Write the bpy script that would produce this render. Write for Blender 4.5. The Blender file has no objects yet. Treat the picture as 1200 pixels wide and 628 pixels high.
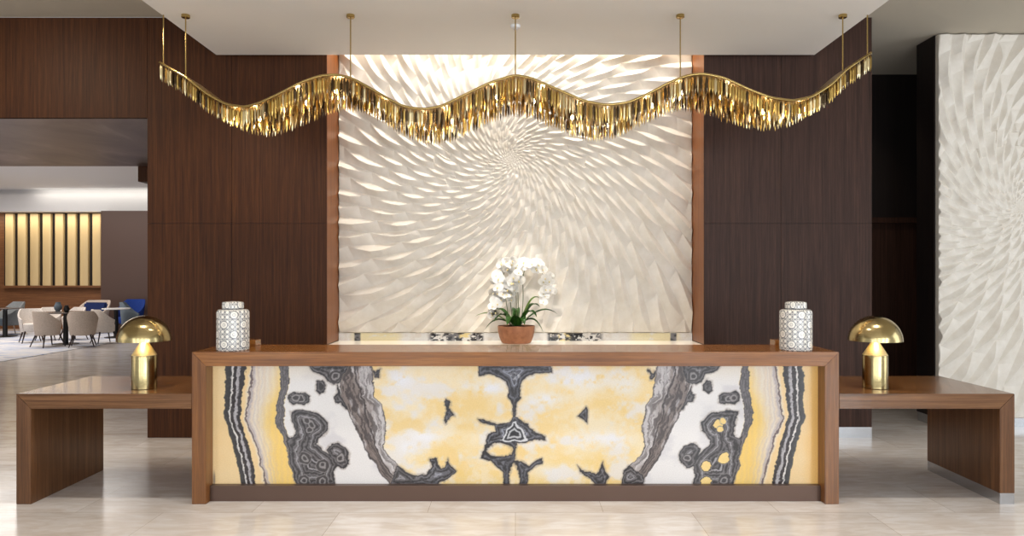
import bpy, bmesh, math, random
import numpy as np
from mathutils import Vector, Matrix

random.seed(7)
RNG = np.random.default_rng(11)
S = bpy.context.scene
COL = S.collection
PI = math.pi

# ------------------------------------------------------------------ camera, world, lights, exposure
F = 825.0; CX = 604.0; CY = 322.0; HC = 1.62            # focal length (px), vanishing point (px), eye height (m)
cam_d = bpy.data.cameras.new('camera'); cam = bpy.data.objects.new('camera', cam_d); COL.objects.link(cam)
cam_d.sensor_width = 36; cam_d.lens = F / 1200 * 36
cam_d.shift_x = -(CX - 600) / 1200; cam_d.shift_y = (CY - 314) / 1200
cam_d.clip_end = 200
cam.location = (0, 0, HC); cam.rotation_euler = (PI / 2, 0, 0)
S.camera = cam

w = bpy.data.worlds.new('world'); S.world = w; w.use_nodes = True
w.node_tree.nodes['Background'].inputs[0].default_value = (0.92, 0.95, 1.0, 1)
w.node_tree.nodes['Background'].inputs[1].default_value = 0.64
S.view_settings.view_transform = 'Standard'; S.view_settings.look = 'None'
S.view_settings.gamma = 1.0; S.view_settings.exposure = 0.0
S.view_settings.use_curve_mapping = False
S.cycles.use_denoising = True
S.cycles.max_bounces = 8
S.cycles.sample_clamp_indirect = 6


def area(name, loc, target, sx, sy, power, col):
    d = bpy.data.lights.new(name, 'AREA'); d.shape = 'RECTANGLE'; d.size = sx; d.size_y = sy
    d.energy = power; d.color = col
    o = bpy.data.objects.new(name, d); COL.objects.link(o); o.location = loc
    o.rotation_euler = (Vector(target) - Vector(loc)).to_track_quat('-Z', 'Z').to_euler()
    return o


def spot(name, loc, target, power, col, ang=60, blend=.8, r=.05):
    d = bpy.data.lights.new(name, 'SPOT'); d.energy = power; d.color = col
    d.spot_size = math.radians(ang); d.spot_blend = blend; d.shadow_soft_size = r
    o = bpy.data.objects.new(name, d); COL.objects.link(o); o.location = loc
    o.rotation_euler = (Vector(target) - Vector(loc)).to_track_quat('-Z', 'Y').to_euler()
    return o


DAY = (0.86, 0.93, 1.0); WARM = (1.0, 0.84, 0.64); SOFT = (1.0, 0.93, 0.83)
# tall lobby windows behind the camera, cooler and stronger on the right
for wx, pw in ((-5.2, 85), (-2.2, 90), (0.8, 105), (3.8, 150), (6.8, 200)):
    area('window_light', (wx, -5.0, 2.2), (wx * .6, 6, 2.9), 1.5, 3.4, pw, DAY)
area('side_window_light', (9.5, 3.0, 2.2), (2.5, 6.0, 0.8), 4.0, 3.2, 120, DAY)
area('left_window_light', (-9.0, 2.5, 2.4), (-3.0, 6.5, 1.4), 3.0, 3.0, 35, SOFT)
# cove strip and downlights washing the carved niche
area('niche_cove_light', (0, 7.12, 4.93), (0, 7.34, 0.9), 3.5, 0.12, 84, SOFT)
for sx in (-0.80, 0.80):
    spot('niche_downlight', (sx, 7.08, 4.92), (sx * 1.05, 7.42, 3.3), 36, SOFT, 62, .7)
spot('orchid_fill_spot', (0.3, 6.3, 3.70), (0, 7.18, 1.42), 60, SOFT, 22, .9)  # added fill without a fixture, whitens the orchid flowers from above
spot('orchid_front_fill', (-0.3, 3.3, 3.70), (0, 7.18, 1.46), 420, SOFT, 17, .8)  # added frontal fill for the flowers, no such lamp in the lobby
# ceiling downlights over the desk and the floor in front
for sx in (-2.4, -0.8, 0.8, 2.4):
    spot('desk_downlight', (sx, 4.3, 3.76), (sx, 4.3, 0.0), 125, SOFT, 100, .9)
spot('wood_wall_light', (-5.2, 5.2, 4.1), (-4.6, 7.0, 2.6), 60, WARM, 100, 1)
spot('wood_wall_light', (-2.9, 5.6, 3.7), (-2.75, 7.0, 1.6), 50, WARM, 90, 1)
spot('lobby_floor_fill', (-6.0, 5.0, 4.1), (-6.0, 5.2, 0), 130, WARM, 100, 1)  # added fill that lifts and warms the floor on the left
spot('corridor_light', (4.1, 8.2, 4.1), (4.3, 8.9, 0.3), 40, WARM, 90, 1)
# lounge ceiling light
area('lounge_ceiling_light', (-12.2, 16.2, 4.05), (-12.2, 16.2, 0), 5.0, 5.0, 300, (1.0, 0.95, 0.9))
area('lounge_cove_light', (-12.0, 20.30, 4.07), (-12.0, 20.6, 3.9), 4.0, .06, 7, SOFT)
area('slat_wash_light', (-13.9, 20.62, 3.40), (-13.9, 20.95, 1.6), 4.6, .06, 34, (1.0, .9, .74))


# ------------------------------------------------------------------ helpers
def lin(c):
    return tuple(((v / 255) / 12.92 if v / 255 <= .04045 else ((v / 255 + .055) / 1.055) ** 2.4) for v in c)


def tag(o, label=None, cat=None, group=None, kind=None):
    if label: o['label'] = label
    if cat: o['category'] = cat
    if group: o['group'] = group
    if kind: o['kind'] = kind
    return o


def empty(name, loc=(0, 0, 0), rz=0):
    o = bpy.data.objects.new(name, None); COL.objects.link(o)
    o.location = loc; o.rotation_euler = (0, 0, rz); o.empty_display_size = .1
    return o


def link(name, me, mat, parent=None):
    for m in (mat if isinstance(mat, (list, tuple)) else [mat]):
        me.materials.append(m)
    o = bpy.data.objects.new(name, me); COL.objects.link(o)
    if parent: o.parent = parent
    return o


def obj(name, bm, mat, parent=None, smooth=None):
    """link a bmesh as one mesh object; smooth = angle in degrees under which edges stay soft"""
    bmesh.ops.recalc_face_normals(bm, faces=bm.faces)
    if smooth:
        a = math.radians(smooth)
        for f in bm.faces: f.smooth = True
        for e in bm.edges:
            if len(e.link_faces) == 2 and e.calc_face_angle(0) > a: e.smooth = False
    me = bpy.data.meshes.new(name); bm.to_mesh(me); bm.free()
    return link(name, me, mat, parent)


def copy_tree(o, parent=None):
    c = o.copy(); COL.objects.link(c)
    if parent: c.parent = parent
    for ch in [x for x in COL.objects if x.parent == o]:
        copy_tree(ch, c)
    return c


def bx(bm, x0, x1, y0, y1, z0, z1, bev=0.0, mi=0):
    vs = [bm.verts.new(p) for p in ((x0, y0, z0), (x1, y0, z0), (x1, y1, z0), (x0, y1, z0),
                                    (x0, y0, z1), (x1, y0, z1), (x1, y1, z1), (x0, y1, z1))]
    fs = [bm.faces.new([vs[i] for i in q]) for q in ((0, 3, 2, 1), (4, 5, 6, 7), (0, 1, 5, 4), (1, 2, 6, 5), (2, 3, 7, 6), (3, 0, 4, 7))]
    for f in fs: f.material_index = mi
    if bev:
        es = list({e for f in fs for e in f.edges})
        bmesh.ops.bevel(bm, geom=es, offset=bev, segments=2, profile=.6, affect='EDGES')
    return bm


def BX(*a, **k):
    return bx(bmesh.new(), *a, **k)


def lathe(bm, prof, seg=48, cx=0, cy=0, cz=0, uv=False, mi=0):
    rings = []
    for r, z in prof:
        if r < 1e-5: rings.append([bm.verts.new((cx, cy, cz + z))])
        else: rings.append([bm.verts.new((cx + r * math.cos(2 * PI * k / seg), cy + r * math.sin(2 * PI * k / seg), cz + z)) for k in range(seg)])
    for A, B in zip(rings[:-1], rings[1:]):
        for k in range(seg):
            k2 = (k + 1) % seg
            q = [A[k % len(A)], A[k2 % len(A)], B[k2 % len(B)], B[k % len(B)]]
            q2 = []
            for v in q:
                if v not in q2: q2.append(v)
            if len(q2) >= 3:
                f = bm.faces.new(q2); f.material_index = mi
    return bm


def tube(bm, pts, rad, seg=8, mi=0, cap=True):
    pts = [Vector(p) for p in pts]; n = len(pts)
    if not isinstance(rad, (list, tuple)): rad = [rad] * n
    rings = []; up = Vector((0, 0, 1))
    for i, p in enumerate(pts):
        t = (pts[min(i + 1, n - 1)] - pts[max(i - 1, 0)]).normalized()
        ref = Vector((1, 0, 0)) if abs(t.dot(up)) > .95 else up
        a = t.cross(ref).normalized(); b = t.cross(a).normalized()
        rings.append([bm.verts.new(p + (a * math.cos(2 * PI * k / seg) + b * math.sin(2 * PI * k / seg)) * rad[i]) for k in range(seg)])
    for A, B in zip(rings[:-1], rings[1:]):
        for k in range(seg):
            f = bm.faces.new((A[k], A[(k + 1) % seg], B[(k + 1) % seg], B[k])); f.material_index = mi
    if cap:
        for R in (rings[0], rings[-1]):
            f = bm.faces.new(R); f.material_index = mi
    return bm


# ------------------------------------------------------------------ materials
def mat(name, col=(200, 200, 200), rough=.5, metal=0.0, emit=None, es=0.0, spec=.5, trans=0.0, coat=0.0, ior=None):
    m = bpy.data.materials.new(name); m.use_nodes = True
    p = m.node_tree.nodes['Principled BSDF']
    p.inputs['Base Color'].default_value = (*lin(col), 1); p.inputs['Roughness'].default_value = rough
    p.inputs['Metallic'].default_value = metal; p.inputs['Specular IOR Level'].default_value = spec
    p.inputs['Transmission Weight'].default_value = trans; p.inputs['Coat Weight'].default_value = coat
    if ior: p.inputs['IOR'].default_value = ior
    if emit:
        p.inputs['Emission Color'].default_value = (*lin(emit), 1); p.inputs['Emission Strength'].default_value = es
    return m


class NT:
    def __init__(s, m):
        s.m = m; s.t = m.node_tree; s.p = s.t.nodes['Principled BSDF']
    def n(s, typ, **kw):
        nd = s.t.nodes.new(typ)
        for k, v in kw.items(): setattr(nd, k, v)
        return nd
    def l(s, a, b): s.t.links.new(a, b)
    def math(s, op, a, b=None, c=None):
        nd = s.n('ShaderNodeMath', operation=op)
        for i, v in enumerate((a, b, c)):
            if v is None: continue
            if isinstance(v, (int, float)): nd.inputs[i].default_value = v
            else: s.l(v, nd.inputs[i])
        return nd.outputs[0]
    def coords(s, scale=(1, 1, 1), kind='Object', rot=(0, 0, 0)):
        tc = s.n('ShaderNodeTexCoord'); mp = s.n('ShaderNodeMapping')
        mp.inputs['Scale'].default_value = scale; mp.inputs['Rotation'].default_value = rot
        s.l(tc.outputs[kind], mp.inputs['Vector']); return mp.outputs[0]
    def noise(s, vec, scale=5, detail=4, rough=.55, dist=0):
        nd = s.n('ShaderNodeTexNoise'); s.l(vec, nd.inputs['Vector'])
        nd.inputs['Scale'].default_value = scale; nd.inputs['Detail'].default_value = detail
        nd.inputs['Roughness'].default_value = rough; nd.inputs['Distortion'].default_value = dist
        return nd.outputs['Fac']
    def ramp(s, fac, stops):
        nd = s.n('ShaderNodeValToRGB'); e = nd.color_ramp.elements
        while len(e) < len(stops): e.new(.5)
        for el, (p, c) in zip(e, stops): el.position = p; el.color = (*lin(c), 1)
        s.l(fac, nd.inputs[0]); return nd.outputs[0]
    def mix(s, fac, a, b, mode='MIX'):
        nd = s.n('ShaderNodeMix', data_type='RGBA', blend_type=mode)
        for v, i in ((fac, 0), (a, 6), (b, 7)):
            if isinstance(v, (int, float)): nd.inputs[i].default_value = v
            elif isinstance(v, tuple): nd.inputs[i].default_value = (*lin(v), 1)
            else: s.l(v, nd.inputs[i])
        return nd.outputs[2]
    def bump(s, h, strength=.2, dist=.01):
        nd = s.n('ShaderNodeBump'); nd.inputs['Strength'].default_value = strength; nd.inputs['Distance'].default_value = dist
        s.l(h, nd.inputs['Height']); s.l(nd.outputs[0], s.p.inputs['Normal'])


def wood(name, dark, mid, light, axis='Z', rough=.4, spec=.4, coat=0.0):
    """straight-grained veneer; the grain runs along axis"""
    m = mat(name, mid, rough, spec=spec, coat=coat); T = NT(m)
    k = {'X': (.35, 14, 14), 'Y': (14, .35, 14), 'Z': (14, 14, .35)}[axis]
    v = T.coords(k)
    g = T.noise(v, 3.0, 6, .62, .6)
    k2 = {'X': (2, 90, 90), 'Y': (90, 2, 90), 'Z': (90, 90, 2)}[axis]
    f = T.noise(T.coords(k2), 3.0, 3, .6)
    c = T.ramp(g, [(.28, dark), (.5, mid), (.74, light)])
    c2 = T.ramp(f, [(.3, (186, 186, 186)), (.62, (255, 255, 255))])
    T.l(T.mix(.7, c, c2, 'MULTIPLY'), T.p.inputs['Base Color'])
    T.bump(f, .06, .002)
    return m


M = {}
M['wall_wood'] = wood('dark walnut wall veneer', (52, 26, 10), (73, 40, 17), (92, 54, 25), 'Z', .5, .2)
M['wall_wood_right'] = wood('dark wenge wall veneer', (46, 29, 21), (64, 42, 33), (82, 55, 43), 'Z', .5, .2)
M['desk_wood_x'] = wood('walnut veneer along', (106, 62, 24), (140, 87, 38), (168, 113, 56), 'X', .24, .5, .25)
M['desk_wood_z'] = wood('walnut veneer upright', (98, 58, 25), (128, 80, 37), (154, 102, 53), 'Z', .3, .5, .15)
M['table_wood_x'] = wood('brown walnut along', (88, 56, 29), (116, 77, 43), (144, 101, 63), 'X', .26, .5, .2)
M['table_wood_z'] = wood('brown walnut upright', (80, 50, 27), (106, 69, 40), (132, 91, 57), 'Z', .32, .5, .1)
M['lounge_wood'] = wood('lounge oak wall', (96, 62, 36), (128, 84, 52), (150, 102, 64), 'X', .5)
M['frame_wood'] = wood('reveal walnut', (104, 54, 16), (130, 74, 26), (150, 92, 40), 'Z', .38)
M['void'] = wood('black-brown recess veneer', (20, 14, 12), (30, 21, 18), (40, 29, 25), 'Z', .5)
M['ceiling'] = mat('ceiling paint', (196, 188, 172), .85)
M['soffit'] = mat('soffit paint', (246, 243, 237), .8)
M['white'] = mat('white paint', (238, 238, 238), .7)
M['steel'] = mat('brushed steel skirting', (200, 202, 205), .25, 1.0)
M['bronze'] = mat('bronze plinth metal', (96, 76, 66), .38, .6)
M['dark_line'] = mat('dark joint', (26, 17, 13), .8)
M['black'] = mat('black metal', (26, 25, 26), .4, .3)
M['chair_leg'] = mat('dark chair leg', (48, 33, 27), .4)


def fabric(name, c, c2=None):
    m = mat(name, c, .9, spec=.2); T = NT(m)
    n = T.noise(T.coords((1, 1, 1)), 60, 4)
    T.l(T.ramp(n, [(.3, c2 or tuple(int(v * .86) for v in c)), (.7, c)]), T.p.inputs['Base Color'])
    T.bump(n, .15, .004); return m


M['beige_fabric'] = fabric('beige upholstery', (206, 188, 172))
M['white_fabric'] = fabric('white upholstery', (232, 222, 212))
M['navy_fabric'] = fabric('navy upholstery', (34, 48, 92))
M['blue_fabric'] = fabric('royal blue upholstery', (36, 62, 136))
M['grey_fabric'] = fabric('grey upholstery', (140, 142, 142))
M['bluegrey_fabric'] = fabric('blue-grey upholstery', (112, 122, 130))


def brass(name, c=(190, 164, 104), rough=.24, axis='Z'):
    m = mat(name, c, rough, 1.0); T = NT(m)
    n = T.noise(T.coords({'Z': (1, 1, 60), 'A': (40, 40, 40)}[axis]), 6, 3)
    T.l(T.ramp(n, [(.3, tuple(int(v * .9) for v in c)), (.7, c)]), T.p.inputs['Base Color'])
    return m


M['brass'] = brass('satin brass')
M['lamp_brass'] = brass('polished lamp brass', (182, 163, 116), .19)
M['lamp_brass'].node_tree.nodes['Principled BSDF'].inputs['Anisotropic'].default_value = .6
M['plate_brass'] = brass('chandelier brass', (186, 152, 96), .32, 'A')
M['gold_slat'] = mat('satin gold slat', (206, 180, 132), .45)
M['drop_gold'] = mat('gold leaf drop', (176, 146, 82), .28, 1.0)
M['drop_pale'] = mat('pale gold drop', (216, 200, 156), .28, 1.0)
M['drop_smoke'] = mat('smoked bronze drop', (88, 74, 56), .2, 1.0)
M['drop_amber'] = mat('amber glass drop', (206, 166, 88), .15, 0, trans=.75, ior=1.4)
M['bulb'] = mat('lit bulb', (255, 236, 200), .4, emit=(255, 222, 160), es=28)

# polished limestone floor
mf = mat('polished limestone', (210, 200, 186), .13, spec=.4); T = NT(mf); M['floor'] = mf
v = T.coords((1, 1, 1))
br = T.n('ShaderNodeTexBrick'); T.l(v, br.inputs['Vector'])
br.offset = .5; br.inputs['Scale'].default_value = 1.0
br.inputs['Brick Width'].default_value = 1.2; br.inputs['Row Height'].default_value = .6
br.inputs['Mortar Size'].default_value = .0016; br.inputs['Mortar Smooth'].default_value = .2
br.inputs['Bias'].default_value = 0
br.inputs['Color1'].default_value = (*lin((229, 224, 221)), 1); br.inputs['Color2'].default_value = (*lin((216, 210, 206)), 1)
br.inputs['Mortar'].default_value = (*lin((170, 157, 142)), 1)
n1 = T.noise(T.coords((.8, 2.2, 1)), 1.6, 6, .6, 1.2)
n2 = T.noise(T.coords((1.5, 6, 1)), 2.5, 5, .6, .8)
c = T.mix(.55, br.outputs['Color'], T.ramp(n1, [(.3, (226, 216, 206)), (.52, (255, 255, 255)), (.75, (236, 231, 228))]), 'MULTIPLY')
c = T.mix(.4, c, T.ramp(n2, [(.42, (225, 212, 196)), (.6, (255, 255, 255))]), 'MULTIPLY')
T.l(c, mf.node_tree.nodes['Principled BSDF'].inputs['Base Color'])
T.l(T.ramp(n1, [(.3, (98, 98, 98)), (.7, (128, 128, 128))]), T.p.inputs['Roughness'])

# carved plaster
mp_ = mat('carved white plaster', (240, 234, 224), .5, spec=.35); T = NT(mp_); M['relief'] = mp_
n = T.noise(T.coords((1, 1, 1)), 9, 5, .6)
T.l(T.ramp(n, [(.3, (218, 210, 197)), (.7, (230, 224, 214))]), T.p.inputs['Base Color'])

# bronze passage ceiling
mb = mat('polished bronze sheet', (122, 104, 98), .3, .75); T = NT(mb); M['bronze_sheet'] = mb
n = T.noise(T.coords((.7, .5, 1)), 1.4, 4, .6, 1.5)
T.l(T.ramp(n, [(.3, (96, 80, 74)), (.55, (128, 110, 104)), (.75, (160, 146, 142))]), T.p.inputs['Base Color'])

# lounge rug
mr = mat('blue-grey patterned carpet', (190, 190, 196), .95, spec=.1); T = NT(mr); M['rug'] = mr
n = T.noise(T.coords((.5, 1.6, 1)), 1.3, 5, .65, 1.8)
T.l(T.ramp(n, [(.34, (120, 134, 172)), (.46, (192, 196, 208)), (.56, (220, 214, 208)), (.7, (150, 158, 186))]), T.p.inputs['Base Color'])


def attr_mat(name, rough=.15, es=.0, coat=0.0):
    """stone whose veining is computed below and stored on the mesh as the point colour 'stone'"""
    m = mat(name, rough=rough, coat=coat); T = NT(m)
    a = T.n('ShaderNodeAttribute', attribute_name='stone')
    n = T.noise(T.coords((1, 1, 1)), 130, 3)
    c = T.mix(.35, a.outputs['Color'], T.ramp(n, [(.35, (222, 220, 218)), (.65, (255, 255, 255))]), 'MULTIPLY')
    T.l(T.mix(1.0, c, (205, 205, 205), 'MULTIPLY'), T.p.inputs['Base Color'])
    if es:
        T.l(c, T.p.inputs['Emission Color']); T.p.inputs['Emission Strength'].default_value = es
    return m


M['onyx'] = attr_mat('backlit onyx', .22, .29)
M['onyx_strip'] = attr_mat('onyx strip', .15, .25)

# ------------------------------------------------------------------ structure
Y_WALL = 7.0; Y_PANEL = 7.47; H_CEIL = 4.18; H_SOF = 3.78


def struct(name, bm, m):
    return tag(obj(name, bm, m), kind='structure')


struct('floor', BX(-18, 9, -6, 22.5, -.1, 0), M['floor'])
bm = bmesh.new(); bx(bm, -10, 9, -6, 7.0, H_CEIL, H_CEIL + .1); bx(bm, 1.875, 9, 7.0, 10, H_CEIL, H_CEIL + .1)
struct('ceiling', bm, M['ceiling'])
struct('ceiling_soffit', BX(-2.94, 2.94, -2, 6.92, H_SOF, H_CEIL, .004), M['soffit'])


def panels(bm, xs, zs, y0, y1, gap=.0035):
    for a, b in zip(xs[:-1], xs[1:]):
        for c_, d in zip(zs[:-1], zs[1:]):
            bx(bm, a + gap / 2, b - gap / 2, y0, y1, c_ + gap / 2, d - gap / 2)
    bx(bm, xs[0] + .004, xs[-1] - .004, y0 + .012, y1 - .002, zs[0] + .004, zs[-1] - .004, mi=1)


bm = bmesh.new()
panels(bm, [-3.66, -2.82, -1.875], [0.0, 2.13, 4.18], Y_WALL, 7.62)
bx(bm, -1.8752, -1.874, Y_WALL + .006, Y_PANEL - .002, .93, 4.18, mi=2)
panels(bm, [-10, -6.2, -3.66], [3.17, 4.18], Y_WALL, 7.3)
struct('wall_left', bm, [M['wall_wood'], M['dark_line'], M['frame_wood']])
bm = bmesh.new()
panels(bm, [1.875, 2.64, 3.545], [.105, 2.13, 4.18], Y_WALL, 7.62)
bx(bm, 1.874, 1.8752, Y_WALL + .006, Y_PANEL - .002, .93, 4.18, mi=2)
struct('wall_right', bm, [M['wall_wood_right'], M['dark_line'], M['frame_wood']])
struct('baseboard_right', BX(1.875, 3.545, Y_WALL + .004, 7.62, 0, .105), M['steel'])
struct('wall_niche_back', BX(-1.875, 1.875, Y_PANEL + .06, 7.7, 0, 5.1), M['white'])
bm = bmesh.new(); bx(bm, -2.0, -1.875, 7.0, 7.53, H_CEIL, 5.1); bx(bm, 1.875, 2.0, 7.0, 7.53, H_CEIL + .1, 5.1)
bx(bm, -2.0, 2.0, 6.9, 7.0, H_CEIL + .1, 5.1); bx(bm, -2.0, 2.0, 6.9, 7.7, 5.1, 5.2)
struct('trim_cove', bm, M['white'])
struct('wall_niche_lower', BX(-1.875, 1.875, Y_WALL, Y_PANEL + .06, 0, .87), M['wall_wood'])

# right block with the second carved panel, corridor recess
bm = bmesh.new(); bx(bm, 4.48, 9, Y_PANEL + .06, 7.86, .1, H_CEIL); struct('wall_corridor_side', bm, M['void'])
struct('baseboard_corridor', BX(4.485, 9, Y_PANEL + .03, 7.85, 0, .1), M['steel'])
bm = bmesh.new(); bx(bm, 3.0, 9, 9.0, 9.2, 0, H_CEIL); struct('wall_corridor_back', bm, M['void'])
bm = bmesh.new()
bx(bm, 4.30, 4.37, 8.94, 9.0, 0, 2.28); bx(bm, 5.3, 5.37, 8.94, 9.0, 0, 2.28); bx(bm, 4.30, 5.37, 8.94, 9.0, 2.28, 2.35)
bx(bm, 4.372, 5.298, 8.975, 9.0, 0, 2.278)
struct('door_corridor', bm, M['wall_wood_right'])
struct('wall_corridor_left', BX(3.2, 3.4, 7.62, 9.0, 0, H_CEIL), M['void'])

# passage to the lounge
struct('ceiling_passage', BX(-12, -3.66, Y_WALL + .3, 10.07, 3.172, 3.3), M['bronze_sheet'])
struct('trim_passage', BX(-12, -3.66, Y_WALL, Y_WALL + .3, 3.17, 3.18), M['bronze_sheet'])
struct('wall_passage', BX(-3.66, -3.4, 7.62, 22, 0, 4.3), M['wall_wood'])
struct('ceiling_lounge', BX(-18, -3.5, 10.07, 20.5, 4.12, 4.22), M['white'])
struct('wall_lounge_header', BX(-18, -3.5, 10.0, 10.07, 3.3, 4.12), M['white'])
bm = bmesh.new(); bx(bm, -18, -9, 20.6, 20.75, 3.47, 3.98); bx(bm, -18, -9, 20.72, 20.8, 3.98, 4.12); bx(bm, -18, -9, 20.75, 21.0, 3.47, 3.5)
bx(bm, -18, -9, 20.5, 22, 4.12, 4.22)
struct('trim_bulkhead', bm, M['white'])
bm = bmesh.new(); bx(bm, -18, -5, 21.1, 21.3, 0, 4.12); struct('wall_lounge_back', bm, M['lounge_wood'])
bm = bmesh.new(); bx(bm, -11.95, -9.0, 20.3, 20.45, 0, 3.466); bx(bm, -11.95, -11.9, 20.45, 21.1, 0, 3.466)
struct('wall_lounge_right', bm, mat('dull bronze wall cladding', (92, 72, 64), .4, .3))
struct('wall_lounge_left', BX(-18.1, -18, 9, 21.3, 0, 4.12), M['lounge_wood'])
struct('trim_beam', BX(-5.47, -5.0, 10.2, 11.4, 2.97, 3.3, .005), M['wall_wood'])


# ------------------------------------------------------------------ carved relief panels
def relief(name, x0, x1, z0, z1, yb, cx, cz, alpha=25, step=.0075, seed=3, sc=1.0):
    """carved slab: long lozenge scales along spiral arms about (cx, cz); each has a narrow facet that looks up
    and a wide one that leans away below it; arms thin out towards the eye of the swirl"""
    nx = int((x1 - x0) / step) + 1; nz = int((z1 - z0) / step) + 1
    xs = np.linspace(x0, x1, nx); zs = np.linspace(z0, z1, nz)
    X, Z = np.meshgrid(xs, zs)
    al = math.radians(alpha)
    dx = X + .035 * np.sin(2.3 * Z + 1.1 * X) - cx; dz = Z + .035 * np.sin(2.1 * X - 1.4 * Z) - cz
    r = np.hypot(dx, dz) + 1e-4; th = np.arctan2(-dz, dx); lr = np.log(r + .02)
    H = np.zeros(X.shape); done = np.zeros(X.shape, bool)
    for zi, (N, L, Rmax) in enumerate(((26, .40, .26), (46, .37, .75), (76, .29, 99))):
        N = 2 * int(N * sc / 2)
        L = L / sc
        rg = np.random.default_rng(seed + zi)
        a = (th - math.tan(al) * lr) * N / (2 * PI)
        i = np.floor(a).astype(int); fa = a - i; im = np.mod(i, N)
        off = .5 * (np.arange(N) % 2) + rg.uniform(-.16, .16, N)
        b = lr / L + off[im]; j = np.floor(b).astype(int); fb = b - j
        hs = np.modf(np.abs(np.sin(im * 12.9898 + j * 78.233 + zi) * 43758.5453))[0]
        rc = np.exp((j + .5 - off[im]) * L)
        ang = (i + .5) * 2 * PI / N + math.tan(al) * np.log(rc) + al
        q = np.where(np.cos(ang - .25) < 0, 1 - fa, fa)          # 0 on the upper edge of the scale
        c0 = .38 + .24 * hs
        tp = np.where(fb < c0, fb / c0, (1 - fb) / (1 - c0)); tp = np.clip(tp * 1.25, 0, 1) ** .8
        pk = (.40 + .10 * hs) * tp + .015
        h = np.where(q < pk, q / pk, (1 - q) / (1 - pk)) * tp
        pitch = 2 * PI * rc * math.cos(al) / N
        Hz = h * np.minimum(.42 * pitch, .06) * (.8 + .35 * hs)
        use = (~done) & (rc < Rmax)
        H = np.where(use, Hz, H); done |= use
    Y = yb - H
    Y[0, :] = Y[-1, :] = yb; Y[:, 0] = Y[:, -1] = yb
    V = np.stack([X, Y, Z], -1).reshape(-1, 3)
    idx = np.arange(nx * nz).reshape(nz, nx)
    q = np.stack([idx[:-1, :-1], idx[:-1, 1:], idx[1:, 1:], idx[1:, :-1]], -1).reshape(-1, 4)
    # back slab so the panel has real thickness
    n0 = len(V); yb2 = yb + .055
    V = np.vstack([V, [[x0, yb2, z0], [x1, yb2, z0], [x1, yb2, z1], [x0, yb2, z1]]])
    extra = [[n0, n0 + 3, n0 + 2, n0 + 1]]
    faces = q.tolist() + extra + [list(idx[0, ::-1]) + [n0, n0 + 1], list(idx[-1, :]) + [n0 + 2, n0 + 3],
                                  list(idx[:, 0]) + [n0 + 3, n0], list(idx[::-1, -1]) + [n0 + 1, n0 + 2]]
    me = bpy.data.meshes.new(name); me.from_pydata(V.tolist(), [], faces); me.update()
    return link(name, me, M['relief'])


def px(x, y, d):
    """photo pixel at depth d -> (X, Z)"""
    return (x - CX) * d / F, HC + (CY - y) * d / F


c = px(600, 183, Y_PANEL)
o = relief('carved_wall_panel', -1.872, 1.872, 1.005, 4.98, Y_PANEL, c[0], c[1])
tag(o, 'large white carved relief panel with swirling feather facets, in niche behind the desk', 'wall panel')
c = px(1192, 238, Y_PANEL)
o = relief('carved_wall_panel', 4.49, 6.9, .1, 4.17, Y_PANEL, c[0], c[1], seed=9, sc=.82)
tag(o, 'white carved relief panel at the far right, beside the dark corridor', 'wall panel')


# ------------------------------------------------------------------ onyx colour field
def vnoise(x, y, seed):
    rg = np.random.default_rng(seed); G = rg.random((257, 257))
    xi = np.floor(x).astype(int); yi = np.floor(y).astype(int)
    fx = x - xi; fy = y - yi; fx = fx * fx * (3 - 2 * fx); fy = fy * fy * (3 - 2 * fy)
    g = lambda a, b: G[np.mod(a, 257), np.mod(b, 257)]
    return (g(xi, yi) * (1 - fx) + g(xi + 1, yi) * fx) * (1 - fy) + (g(xi, yi + 1) * (1 - fx) + g(xi + 1, yi + 1) * fx) * fy


def fbm(x, y, seed, o=4):
    s = 0; a = .5; t = 0
    for k in range(o):
        s = s + a * vnoise(x * 2 ** k, y * 2 ** k, seed + k); t += a; a *= .5
    return s / t


def poly_sd(x, y, P):
    """signed distance, positive inside"""
    P = np.array(P, float); d = np.full(x.shape, 1e9); ins = np.zeros(x.shape, bool)
    for (ax, ay), (bx_, by) in zip(P, np.roll(P, -1, 0)):
        ex, ey = bx_ - ax, by - ay; wx, wy = x - ax, y - ay
        t = np.clip((wx * ex + wy * ey) / (ex * ex + ey * ey + 1e-9), 0, 1)
        d = np.minimum(d, np.hypot(wx - ex * t, wy - ey * t))
        c1 = (ay > y) != (by > y)
        ins ^= c1 & (x < (bx_ - ax) * (y - ay) / (by - ay + 1e-12) + ax)
    return np.where(ins, d, -d)


def mixc(a, b, t):
    t = np.clip(t, 0, 1)[..., None]; return a * (1 - t) + b * t


def C(*c): return np.array(c, float)


def sstep(a, b, x):
    t = np.clip((x - a) / (b - a), 0, 1); return t * t * (3 - 2 * t)


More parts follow.
